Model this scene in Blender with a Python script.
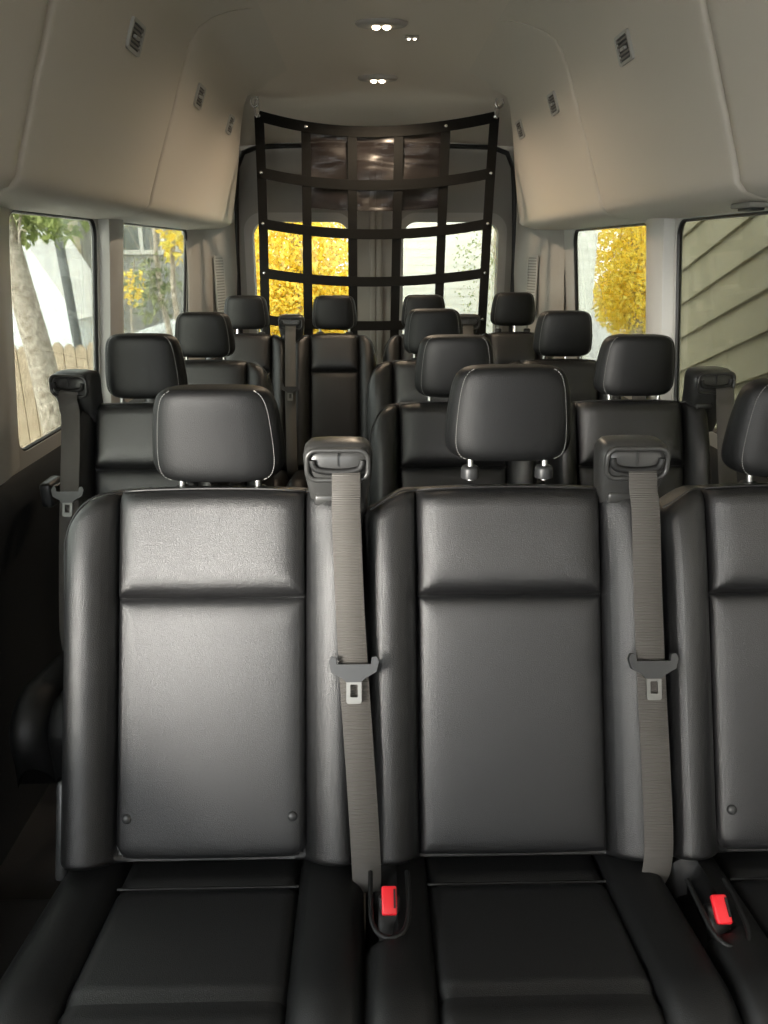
import bpy, bmesh, math, random
from mathutils import Vector, Matrix
from mathutils.geometry import tessellate_polygon
for o in list(bpy.data.objects): bpy.data.objects.remove(o, do_unlink=True)
random.seed(7)
S = bpy.context.scene
COL = S.collection
# ---------------------------------------------------------------- camera
CX = 0.055                       # van centre line is X=0, the camera stands slightly to its left
cam = bpy.data.cameras.new('camera'); camo = bpy.data.objects.new('camera', cam); COL.objects.link(camo)
cam.sensor_fit = 'VERTICAL'; cam.sensor_height = 36.0; cam.lens = 770.0 * 36.0 / 1024.0
cam.clip_start = 0.02; cam.clip_end = 300
camo.location = (-CX, 0, 1.32)
camo.rotation_euler = (math.radians(90 - 18.758), 0, -math.radians(1.268))
S.camera = camo
# ---------------------------------------------------------------- sky, exposure
S.view_settings.view_transform = 'Standard'; S.view_settings.look = 'None'
S.view_settings.gamma = 1.0; S.view_settings.use_curve_mapping = False
S.view_settings.exposure = 1.3
W = bpy.data.worlds.new('world'); S.world = W; W.use_nodes = True
nt = W.node_tree; nt.nodes.clear()
wo = nt.nodes.new('ShaderNodeOutputWorld'); bg = nt.nodes.new('ShaderNodeBackground')
tc = nt.nodes.new('ShaderNodeTexCoord'); sp = nt.nodes.new('ShaderNodeSeparateXYZ')
cr = nt.nodes.new('ShaderNodeValToRGB')
nt.links.new(tc.outputs['Generated'], sp.inputs[0]); nt.links.new(sp.outputs['Z'], cr.inputs[0])
cr.color_ramp.elements[0].position = 0.0; cr.color_ramp.elements[0].color = (0.80, 0.82, 0.81, 1)
cr.color_ramp.elements[1].position = 0.7; cr.color_ramp.elements[1].color = (0.95, 0.97, .97, 1)
nt.links.new(cr.outputs[0], bg.inputs[0]); bg.inputs[1].default_value = 5.0
nt.links.new(bg.outputs[0], wo.inputs[0])
sun = bpy.data.lights.new('sun', 'SUN'); sun.energy = 6.0; sun.angle = math.radians(20); sun.color = (1, .95, .86)
suno = bpy.data.objects.new('sun', sun); COL.objects.link(suno); suno.rotation_euler = Vector((-.75, -1, .20)).to_track_quat('Z', 'Y').to_euler()

# ---------------------------------------------------------------- materials
def mat(name, col, rough=.5, metal=0, spec=.5, bump=None, noise=None, emit=None, coat=0):
    m = bpy.data.materials.new(name); m.use_nodes = True
    n = m.node_tree; b = n.nodes['Principled BSDF']
    b.inputs['Base Color'].default_value = (*col, 1); b.inputs['Roughness'].default_value = rough
    b.inputs['Metallic'].default_value = metal; b.inputs['Specular IOR Level'].default_value = spec
    b.inputs['Coat Weight'].default_value = coat
    t = n.nodes.new('ShaderNodeTexCoord')
    if noise:                                # (scale, colour b, contrast lo, hi)
        nz = n.nodes.new('ShaderNodeTexNoise'); nz.inputs['Scale'].default_value = noise[0]; nz.inputs['Detail'].default_value = 4
        r = n.nodes.new('ShaderNodeValToRGB'); r.color_ramp.elements[0].position = .35; r.color_ramp.elements[1].position = .65
        r.color_ramp.elements[0].color = (*col, 1); r.color_ramp.elements[1].color = (*noise[1], 1)
        n.links.new(t.outputs['Object'], nz.inputs[0]); n.links.new(nz.outputs[0], r.inputs[0]); n.links.new(r.outputs[0], b.inputs['Base Color'])
    if bump:                                 # (kind, scale, strength, distance)
        if bump[0] == 'voronoi': x = n.nodes.new('ShaderNodeTexVoronoi'); x.inputs['Scale'].default_value = bump[1]; out = x.outputs['Distance']
        elif bump[0] == 'wave': x = n.nodes.new('ShaderNodeTexWave'); x.inputs['Scale'].default_value = bump[1]; x.bands_direction = 'Z'; out = x.outputs[0]
        else: x = n.nodes.new('ShaderNodeTexNoise'); x.inputs['Scale'].default_value = bump[1]; x.inputs['Detail'].default_value = 3; out = x.outputs[0]
        n.links.new(t.outputs['Object'], x.inputs['Vector'])
        bp = n.nodes.new('ShaderNodeBump'); bp.inputs['Strength'].default_value = bump[2]; bp.inputs['Distance'].default_value = bump[3]
        n.links.new(out, bp.inputs['Height']); n.links.new(bp.outputs[0], b.inputs['Normal'])
    if emit:
        b.inputs['Emission Color'].default_value = (*emit[0], 1); b.inputs['Emission Strength'].default_value = emit[1]
    return m
M = {}
M['leather'] = mat('black leather', (.009, .009, .0095), .31, spec=.72, bump=('noise', 750, .7, .0013))
M['leather_plain'] = mat('smooth black leather', (.007, .0072, .0075), .46, spec=.32, bump=('noise', 700, .5, .001))
M['insert'] = mat('perforated black leather', (.010, .0102, .011), .34, spec=.65, bump=('noise', 850, .6, .0012))
M['piping'] = mat('piping', (.012, .012, .012), .5)
M['thread'] = mat('thread', (.22, .22, .21), .6)
M['plastic'] = mat('charcoal plastic', (.028, .029, .03), .38, bump=('noise', 700, .15, .0005))
M['bezel'] = mat('grey guide plastic', (.034, .034, .033), .34, bump=('noise', 800, .15, .0005))
M['black'] = mat('matt black', (.005, .005, .005), .6)
M['webbing'] = mat('seat belt webbing', (.085, .079, .072), .5, spec=.5, bump=('wave', 130, .8, .0012))
M['steel'] = mat('bright steel', (.62, .62, .6), .22, 1)
M['post'] = mat('satin steel post', (.38, .38, .37), .35, 1)
M['latch'] = mat('brushed steel', (.22, .22, .21), .5, 1)
M['red'] = mat('red plastic', (.75, .02, .03), .35)
M['headliner'] = mat('warm grey headliner', (.68, .625, .555), .62, spec=.3, bump=('noise', 500, .08, .0006))
M['panel'] = mat('warm grey moulded panel', (.62, .575, .51), .5, spec=.35, bump=('noise', 600, .06, .0005))
M['pillar'] = mat('grey pillar trim', (.46, .455, .43), .5, bump=('noise', 600, .06, .0005))
M['rearpillar'] = mat('rear pillar trim', (.42, .405, .37), .5)
M['doortrim'] = mat('dark grey door trim', (.22, .21, .19), .55)
M['doorframe'] = mat('mid grey door frame', (.32, .31, .285), .5)
M['lower'] = mat('charcoal lower trim', (.022, .024, .026), .45, bump=('noise', 500, .2, .0006))
M['floor'] = mat('black rubber floor', (.012, .012, .013), .55, bump=('noise', 200, .3, .001))
M['gasket'] = mat('gasket', (.008, .008, .008), .5)
M['strap'] = mat('net strap', (.006, .006, .0055), .8, spec=.2, bump=('wave', 200, .2, .0004))
M['asphalt'] = mat('pale concrete', (.42, .41, .39), .9, noise=(3, (.50, .49, .46)))
M['lens'] = mat('lamp lens', (.9, .87, .8), .3, emit=((1, .82, .6), 14))
M['lampglint'] = mat('lamp reflection glow', (.9, .87, .8), .3, emit=((1, .9, .75), 5))  # glow painted in for the reflected lamp dots
M['lamp_body'] = mat('lamp body', (.35, .33, .3), .4)
M['bark'] = mat('bark', (.30, .25, .19), .9, noise=(26, (.56, .50, .42)), bump=('noise', 30, .8, .03))
M['fence'] = mat('fence wood', (.36, .28, .19), .8, noise=(5, (.48, .39, .28)))
M['white_wall'] = mat('white render', (.72, .76, .78), .8)
M['cream'] = mat('cream wall', (.62, .56, .40), .8)
M['white_trim'] = mat('white trim', (.78, .78, .76), .6)
M['dark_trim'] = mat('dark post', (.12, .13, .13), .6)
M['houseglass'] = mat('house window', (.16, .18, .18), .15)
M['bud'] = mat('lawn', (.20, .24, .10), .9, noise=(4, (.30, .32, .14)))

def siding(name, c1, c2, pitch_, tilt=0.0):
    """horizontal lap boards are real geometry; this only gives the paint a little wear"""
    return mat(name, c1, .7, noise=(2.5, c2))
M['siding_light'] = siding('pale siding', (.60, .60, .56), (.66, .66, .62), .1)
M['siding_grey'] = siding('grey siding', (.42, .43, .43), (.47, .48, .48), .1)
M['siding_taupe'] = siding('taupe siding', (.31, .275, .175), (.35, .31, .205), .1)

def glassmat(name, tint, gloss):
    m = bpy.data.materials.new(name); m.use_nodes = True; n = m.node_tree; n.nodes.clear()
    o = n.nodes.new('ShaderNodeOutputMaterial'); t = n.nodes.new('ShaderNodeBsdfTransparent'); g = n.nodes.new('ShaderNodeBsdfGlossy')
    mx = n.nodes.new('ShaderNodeMixShader'); fr = n.nodes.new('ShaderNodeFresnel'); fr.inputs[0].default_value = 1.35
    mu = n.nodes.new('ShaderNodeMath'); mu.operation = 'MULTIPLY'; mu.inputs[1].default_value = gloss
    t.inputs[0].default_value = (*tint, 1); g.inputs['Roughness'].default_value = .03
    n.links.new(fr.outputs[0], mu.inputs[0]); n.links.new(mu.outputs[0], mx.inputs[0])
    n.links.new(t.outputs[0], mx.inputs[1]); n.links.new(g.outputs[0], mx.inputs[2]); n.links.new(mx.outputs[0], o.inputs[0])
    return m
M['glass'] = glassmat('tinted van glass', (.44, .455, .435), .35)

def film():
    m = bpy.data.materials.new('smoky vinyl'); m.use_nodes = True; n = m.node_tree; n.nodes.clear()
    o = n.nodes.new('ShaderNodeOutputMaterial'); t = n.nodes.new('ShaderNodeBsdfTransparent'); g = n.nodes.new('ShaderNodeBsdfPrincipled')
    mx = n.nodes.new('ShaderNodeMixShader'); mx.inputs[0].default_value = .5
    t.inputs[0].default_value = (.82, .80, .78, 1); g.inputs['Base Color'].default_value = (.02, .016, .016, 1); g.inputs['Roughness'].default_value = .28
    tc_ = n.nodes.new('ShaderNodeTexCoord'); nz = n.nodes.new('ShaderNodeTexNoise'); nz.inputs['Scale'].default_value = 5; nz.inputs['Distortion'].default_value = .8; nz.inputs['Detail'].default_value = 1
    bp = n.nodes.new('ShaderNodeBump'); bp.inputs['Strength'].default_value = .7; bp.inputs['Distance'].default_value = .02
    mp_ = n.nodes.new('ShaderNodeMapping'); mp_.inputs['Rotation'].default_value = (0, .75, 0); mp_.inputs['Scale'].default_value = (.6, 1, 2.6)
    n.links.new(tc_.outputs['Object'], mp_.inputs[0]); n.links.new(mp_.outputs[0], nz.inputs[0]); n.links.new(nz.outputs[0], bp.inputs['Height']); n.links.new(bp.outputs[0], g.inputs['Normal'])
    n.links.new(t.outputs[0], mx.inputs[1]); n.links.new(g.outputs[0], mx.inputs[2]); n.links.new(mx.outputs[0], o.inputs[0])
    return m
M['film'] = film()

def leafmat(name, c1, c2):
    m = bpy.data.materials.new(name); m.use_nodes = True; n = m.node_tree; b = n.nodes['Principled BSDF']; b.inputs['Roughness'].default_value = .6
    oi = n.nodes.new('ShaderNodeNewGeometry'); r = n.nodes.new('ShaderNodeValToRGB')
    r.color_ramp.elements[0].color = (*c1, 1); r.color_ramp.elements[1].color = (*c2, 1)
    n.links.new(oi.outputs['Random Per Island'], r.inputs[0]); n.links.new(r.outputs[0], b.inputs['Base Color'])
    tr = n.nodes.new('ShaderNodeBsdfTranslucent'); mx = n.nodes.new('ShaderNodeMixShader'); mx.inputs[0].default_value = .45
    n.links.new(r.outputs[0], tr.inputs[0]); o = n.nodes['Material Output']
    n.links.new(b.outputs[0], mx.inputs[1]); n.links.new(tr.outputs[0], mx.inputs[2]); n.links.new(mx.outputs[0], o.inputs[0])
    return m
M['leaf_yellow'] = leafmat('yellow leaves', (.86, .62, .05), (.96, .86, .22))
M['leaf_green'] = leafmat('green leaves', (.20, .27, .08), (.50, .56, .22))
M['leaf_olive'] = leafmat('olive leaves', (.16, .20, .10), (.44, .46, .25))

# ---------------------------------------------------------------- helpers
def tag(o, label=None, cat=None, group=None, kind=None):
    if label: o['label'] = label
    if cat: o['category'] = cat
    if group: o['group'] = group
    if kind: o['kind'] = kind
    return o
def empty(name, loc=(0, 0, 0), rz=0):
    o = bpy.data.objects.new(name, None); o.empty_display_size = .1; COL.objects.link(o); o.location = loc; o.rotation_euler = (0, 0, rz); return o
def obj(name, bm, mats, parent=None, smooth=True, loc=None):
    me = bpy.data.meshes.new(name)
    bmesh.ops.recalc_face_normals(bm, faces=bm.faces[:])
    if smooth:
        for f in bm.faces: f.smooth = True
        for e in bm.edges:
            if len(e.link_faces) == 2 and e.calc_face_angle(0) > math.radians(48): e.smooth = False
    bm.to_mesh(me); bm.free()
    for m in (mats if isinstance(mats, (list, tuple)) else [mats]): me.materials.append(m)
    o = bpy.data.objects.new(name, me); COL.objects.link(o)
    if parent: o.parent = parent
    if loc: o.location = loc
    return o
def box(bm, c, s, rot=None, bev=0, seg=2):
    r = bmesh.ops.create_cube(bm, size=1); vs = r['verts']
    for v in vs: v.co = Vector((v.co.x * s[0], v.co.y * s[1], v.co.z * s[2]))
    if bev:
        es = list({e for v in vs for e in v.link_edges})
        rb = bmesh.ops.bevel(bm, geom=es, offset=bev, segments=seg, affect='EDGES', profile=.5); vs = list({v for f in rb['faces'] for v in f.verts} | {v for v in vs if v.is_valid})
    for v in vs:
        p = v.co.copy()
        if rot: p = rot @ p
        v.co = p + Vector(c)
    return vs
def tube(bm, pts, r, seg=8, closed=False):
    pts = [Vector(p) for p in pts]; n = len(pts); rings = []
    rr = r if isinstance(r, (list, tuple)) else [r] * n
    up = None
    for i, p in enumerate(pts):
        if closed: t = pts[(i + 1) % n] - pts[i - 1]
        else: t = pts[min(i + 1, n - 1)] - pts[max(i - 1, 0)]
        t.normalize()
        if up is None: up = t.orthogonal().normalized()
        up = (up - t * up.dot(t)); up = up.normalized() if up.length > 1e-6 else t.orthogonal().normalized()
        s = t.cross(up)
        rings.append([bm.verts.new(p + rr[i] * (math.cos(a) * up + math.sin(a) * s)) for a in [2 * math.pi * k / seg for k in range(seg)]])
    for i in range(n if closed else n - 1):
        A = rings[i]; B = rings[(i + 1) % n]
        for k in range(seg): bm.faces.new((A[k], A[(k + 1) % seg], B[(k + 1) % seg], B[k]))
    if not closed: bm.faces.new(rings[0][::-1]); bm.faces.new(rings[-1])
def ribbon(bm, pts, width, th, wdir=(1, 0, 0)):
    """flat strap with real thickness; pts = path, wdir = direction across it (one or per point)"""
    pts = [Vector(p) for p in pts]; n = len(pts); rings = []
    ws = width if isinstance(width, (list, tuple)) else [width] * n
    for i, p in enumerate(pts):
        t = (pts[min(i + 1, n - 1)] - pts[max(i - 1, 0)]).normalized()
        w = Vector(wdir); w = (w - t * w.dot(t)).normalized(); nn = t.cross(w)
        h = ws[i] / 2
        rings.append([bm.verts.new(p + w * h * a + nn * th / 2 * b) for a, b in ((-1, -.4), (-.96, -1), (.96, -1), (1, -.4), (1, .4), (.96, 1), (-.96, 1), (-1, .4))])
    for i in range(n - 1):
        A, B = rings[i], rings[i + 1]
        for k in range(8): bm.faces.new((A[k], A[(k + 1) % 8], B[(k + 1) % 8], B[k]))
    bm.faces.new(rings[0][::-1]); bm.faces.new(rings[-1])
def catmull(P, n=6):
    P = [Vector(p) for p in P]; out = []
    for i in range(len(P) - 1):
        p0 = P[max(i - 1, 0)]; p1 = P[i]; p2 = P[i + 1]; p3 = P[min(i + 2, len(P) - 1)]
        for k in range(n):
            t = k / n; out.append(.5 * ((2 * p1) + (p2 - p0) * t + (2 * p0 - 5 * p1 + 4 * p2 - p3) * t * t + (3 * p1 - p0 - 3 * p2 + p3) * t ** 3))
    out.append(P[-1]); return out
def rrect(x0, x1, y0, y1, r, n=6):
    """rounded rectangle loop, counter-clockwise; r one radius or (bl, br, tr, tl)"""
    r = r if isinstance(r, (list, tuple)) else (r,) * 4; out = []
    for (cx, cy, q, a0) in ((x0 + r[0], y0 + r[0], r[0], 180), (x1 - r[1], y0 + r[1], r[1], 270), (x1 - r[2], y1 - r[2], r[2], 0), (x0 + r[3], y1 - r[3], r[3], 90)):
        for k in range(n + 1):
            a = math.radians(a0 + 90 * k / n); out.append((cx + q * math.cos(a), cy + q * math.sin(a)))
    return out
def plate(bm, outer, holes, th, mp):
    """plate with holes: 2D loops, thickness th, mp(u,v,w)->point"""
    loops = [outer] + list(holes)
    tris = tessellate_polygon([[Vector((p[0], p[1], 0)) for p in l] for l in loops])
    flat = [p for l in loops for p in l]
    a = [bm.verts.new(mp(p[0], p[1], 0)) for p in flat]; b = [bm.verts.new(mp(p[0], p[1], th)) for p in flat]
    for t in tris:
        try: bm.faces.new([a[i] for i in t]); bm.faces.new([b[i] for i in t[::-1]])
        except ValueError: pass
    k = 0
    for l in loops:
        n = len(l)
        for i in range(n):
            j = (i + 1) % n
            bm.faces.new((a[k + i], a[k + j], b[k + j], b[k + i]))
        k += n
def loft(bm, secs, closed_ring=True, caps=True):
    R = [[bm.verts.new(p) for p in s] for s in secs]; n = len(R[0])
    for i in range(len(R) - 1):
        for k in range(n if closed_ring else n - 1):
            bm.faces.new((R[i][k], R[i][(k + 1) % n], R[i + 1][(k + 1) % n], R[i + 1][k]))
    if caps: bm.faces.new(R[0][::-1]); bm.faces.new(R[-1])
    return R

FZ = -0.10                               # floor level
# ================================================================= THE SETTING
bm = bmesh.new(); box(bm, (0, 1.55, FZ - .03), (2.14, 6.2, .06)); tag(obj('floor', bm, M['floor'], smooth=False), kind='structure')

def xw(z):                               # inner face of the side walls: they lean in towards the roof
    return .983 - .06 * (z - .84) / .58
def wall(side, name, holes, y1):
    s = -1 if side == 'left' else 1
    bm = bmesh.new()
    y0 = -1.6
    plate(bm, [(y0, .755), (y1, .755), (y1, 1.50), (y0, 1.50)], [rrect(a, b, c, d, .055) for a, b, c, d in holes], .022,
          lambda u, v, w: Vector((s * (xw(v) + w), u, v)))
    o = tag(obj(name, bm, M['pillar']), kind='structure'); return o
HL = [(-1.5, -1.0, .95, 1.46), (-.22, .55, .80, 1.46), (.72, 1.66, .82, 1.40), (2.02, 2.685, .80, 1.418), (2.93, 4.03, .80, 1.418)]  # first two are unseen doorways, sized to sun the left seat, shade the middle
HR = [(-1.1, -.25, .86, 1.40), (1.15, 2.575, .80, 1.412), (2.82, 3.86, .80, 1.412)]
wall('left', 'wall_left', HL, 4.06)
wall('right', 'wall_right', HR, 4.06)
# lower, charcoal part of the walls with its shelf under the windows
for s, nm in ((-1, 'baseboard_left'), (1, 'baseboard_right')):
    bm = bmesh.new()
    prof = [(.955, FZ), (.97, .02), (.98, .10), (.985, .55), (.965, .66), (.968, .71), (.990, .757), (1.06, .757), (1.06, FZ)]
    loft(bm, [[Vector((s * x, y, z)) for x, z in prof] for y in (-1.6, 0, 1.5, 3, 4.45)])
    tag(obj(nm, bm, M['lower']), kind='structure')
# windows: pane and gasket
k = 0
for s, H in ((-1, HL), (1, HR)):
    for (a, b, c, d) in H:
        if s < 0 and a < 0: continue          # unseen open doorways, added to let the sun onto the left seat
        k += 1
        bm = bmesh.new(); plate(bm, rrect(a - .01, b + .01, c - .01, d + .01, .06), [], .004, lambda u, v, w: Vector((s * (xw(v) + .012 + w), u, v)))
        o = tag(obj('window_%d' % k, bm, M['glass'], smooth=False), kind='structure')
        bm = bmesh.new(); tube(bm, [Vector((s * (xw(v) + .010), u, v)) for u, v in rrect(a + .001, b - .001, c + .001, d - .001, .055)], .0075, 6, True)
        obj('gasket', bm, M['gasket'], o)
# pillars between the side windows
def pillar(n, s, y0, y1, z0, z1, lip, m):
    bm = bmesh.new()
    w_ = y1 - y0; pr = [(y0, .0), (y0 + .012, lip * .7), (y0 + .05, lip), (y1 - .5 * w_, lip), (y1 - .36 * w_, lip * .85), (y1 - .01, .01), (y1, .0)]
    secs = []
    for i in range(9):
        t = i / 8; z = z0 + (z1 - z0) * t; fl = 1 + .0 * t
        sec = [Vector((s * (xw(z) - d), (y0 + y1) / 2 + (y - (y0 + y1) / 2) * (1 + .10 * max(0, t - .8) / .2), z)) for y, d in pr]
        sec += [Vector((s * (xw(z) + .01), y1, z)), Vector((s * (xw(z) + .01), y0, z))]
        secs.append(sec)
    loft(bm, secs); tag(obj('trim_%d' % n, bm, m), kind='structure')
pillar(1, -1, 2.695, 2.915, .80, 1.46, .045, M['pillar'])
pillar(2, 1, 2.59, 2.82, .80, 1.46, .045, M['pillar'])
pillar(3, -1, 1.70, 2.01, .775, 1.46, .035, M['pillar'])
# roof lining: flat ceiling that rolls down to the rear header
bm = bmesh.new(); secs = []
for y in [-1.6, 0, 1, 2, 3, 3.4] + [3.5 + .05 * i for i in range(20)] + [4.48]:
    t = max(0, (y - 3.55) / .90); zc = 2.0 - .15 * min(1, t) ** 1.5
    ring = []
    for i in range(25):
        x = -1.0 + 2.0 * i / 24
        ring.append(Vector((x, y, zc + .018 * (1 - (x / .6) ** 2))))
    ring += [Vector((1.0, y, 2.12)), Vector((-1.0, y, 2.12))]
    secs.append(ring)
loft(bm, secs); tag(obj('ceiling', bm, M['headliner']), kind='structure')
# moulded panels above the windows, in three lengths a side, split by shadow gaps
def panel_profile(s, off=0):
    p = [(.98, 1.412), (.88, 1.418), (.80, 1.428), (.765, 1.440), (.748, 1.460), (.742, 1.482), (.70, 1.60), (.655, 1.72), (.612, 1.84), (.580, 1.918), (.552, 1.957), (.51, 1.984), (.46, 1.9995), (.40, 2.0085), (.34, 2.0135), (.30, 2.018), (.30, 2.07), (.98, 2.07)]
    return p
def yend(z): return 4.40 - .62 * max(0, min(1, (z - 1.46) / .52)) ** 1.15
def side_panel(n, s, y0, y1, last=False):
    bm = bmesh.new(); P = panel_profile(s)
    g = .004; N = 14 if last else 6; secs = []
    ts = [0, .004, .012] + [.03 + .94 * i / N for i in range(N + 1)] + [.988, .996, 1]
    for t in ts:
        sec = []
        for (x, z) in P:
            ye = min(y1, 9) if not last else yend(z)
            y = y0 + g + (ye - y0 - 2 * g) * t
            d = min(t * (ye - y0), (1 - t) * (ye - y0)); rd = .012 if not last or t < .5 else .10
            q = 1 - min(1, d / rd); dd = (1 - math.sqrt(max(0, 1 - q * q))) * (.010 if rd < .05 else .07)
            inn = 1 if .5 < x < .9 or z < 1.9 else 0
            sec.append(Vector((s * (x + (dd if x < .93 and z < 1.97 else 0)), y, z + (dd * .6 if z < 1.46 else 0))))
        secs.append(sec)
    loft(bm, secs); tag(obj('trim_%d' % n, bm, M['panel']), kind='structure')
side_panel(4, -1, -1.6, 1.69); side_panel(5, -1, 1.69, 2.68); side_panel(6, -1, 2.68, 4.4, True)
side_panel(7, 1, -1.6, 1.79); side_panel(8, 1, 1.79, 2.80); side_panel(9, 1, 2.80, 4.4, True)
# rear corner pillars
def rear_pillar(n, s):
    bm = bmesh.new()
    pr = [(.938, 4.02), (.905, 4.05), (.80, 4.36), (.765, 4.46), (.80, 4.50), (.955, 4.50), (.955, 4.07)]
    loft(bm, [[Vector((s * (x + (.03 if z < 1 else 0)), y, z)) for x, y in pr] for z in (FZ, .8, 1.2, 1.60, 1.95)])
    tag(obj('trim_%d' % n, bm, M['rearpillar']), kind='structure')
rear_pillar(10, -1); rear_pillar(11, 1)
# rear doors
for n, s in ((1, -1), (2, 1)):
    bm = bmesh.new()
    plate(bm, rrect(min(s * .0, s * .79), max(s * .0, s * .79), FZ, 1.90, .03), [rrect(min(s * .15, s * .675), max(s * .15, s * .675), .78, 1.468, .075, 8)], .06, lambda u, v, w: Vector((u, 4.50 + w, v)))
    d = tag(obj('door_%d' % n, bm, M['doortrim']), kind='structure')
    bm = bmesh.new(); plate(bm, rrect(min(s * .12, s * .72), max(s * .12, s * .72), .74, 1.515, .1, 8), [rrect(min(s * .15, s * .675), max(s * .15, s * .675), .78, 1.468, .075, 8)], .02, lambda u, v, w: Vector((u, 4.482 + w, v)))
    obj('window_frame', bm, M['doorframe'], d)
    bm = bmesh.new(); plate(bm, rrect(min(s * .145, s * .68), max(s * .145, s * .68), .775, 1.473, .075, 8), [], .005, lambda u, v, w: Vector((u, 4.53 + w, v)))
    obj('pane', bm, M['glass'], d, smooth=False)
    bm = bmesh.new(); tube(bm, [Vector((s * x, 4.480, z)) for x, z in [(.775, 0), (.772, .6), (.765, 1.3), (.75, 1.6), (.735, 1.74), (.70, 1.81), (.62, 1.838), (.3, 1.848), (.01, 1.85)]], .013, 8)
    obj('door_seal', bm, M['gasket'], d)
    bm = bmesh.new(); box(bm, (s * .018, 4.485, .9), (.034, .02, 1.9), bev=.006); obj('centre_trim', bm, M['doortrim'], d)
# unseen bulkhead behind the camera; off-centre opening shaped to keep the middle seat dark
bm = bmesh.new(); plate(bm, [(-1.05, FZ), (1.05, FZ), (1.05, 2.1), (-1.05, 2.1)], [rrect(-.97, .05, 1.0, 1.95, .1)], .05, lambda u, v, w: Vector((u, -1.6 - w, v)))
tag(obj('wall_front_mask', bm, M['lower']), kind='structure')
# closing strip between wall top and roof skin
for s, nm in ((-1, 'trim_12'), (1, 'trim_13')):
    bm = bmesh.new(); box(bm, (s * 1.03, 1.45, 1.80), (.1, 6.1, .72)); tag(obj(nm, bm, M['pillar'], smooth=False), kind='structure')

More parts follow.
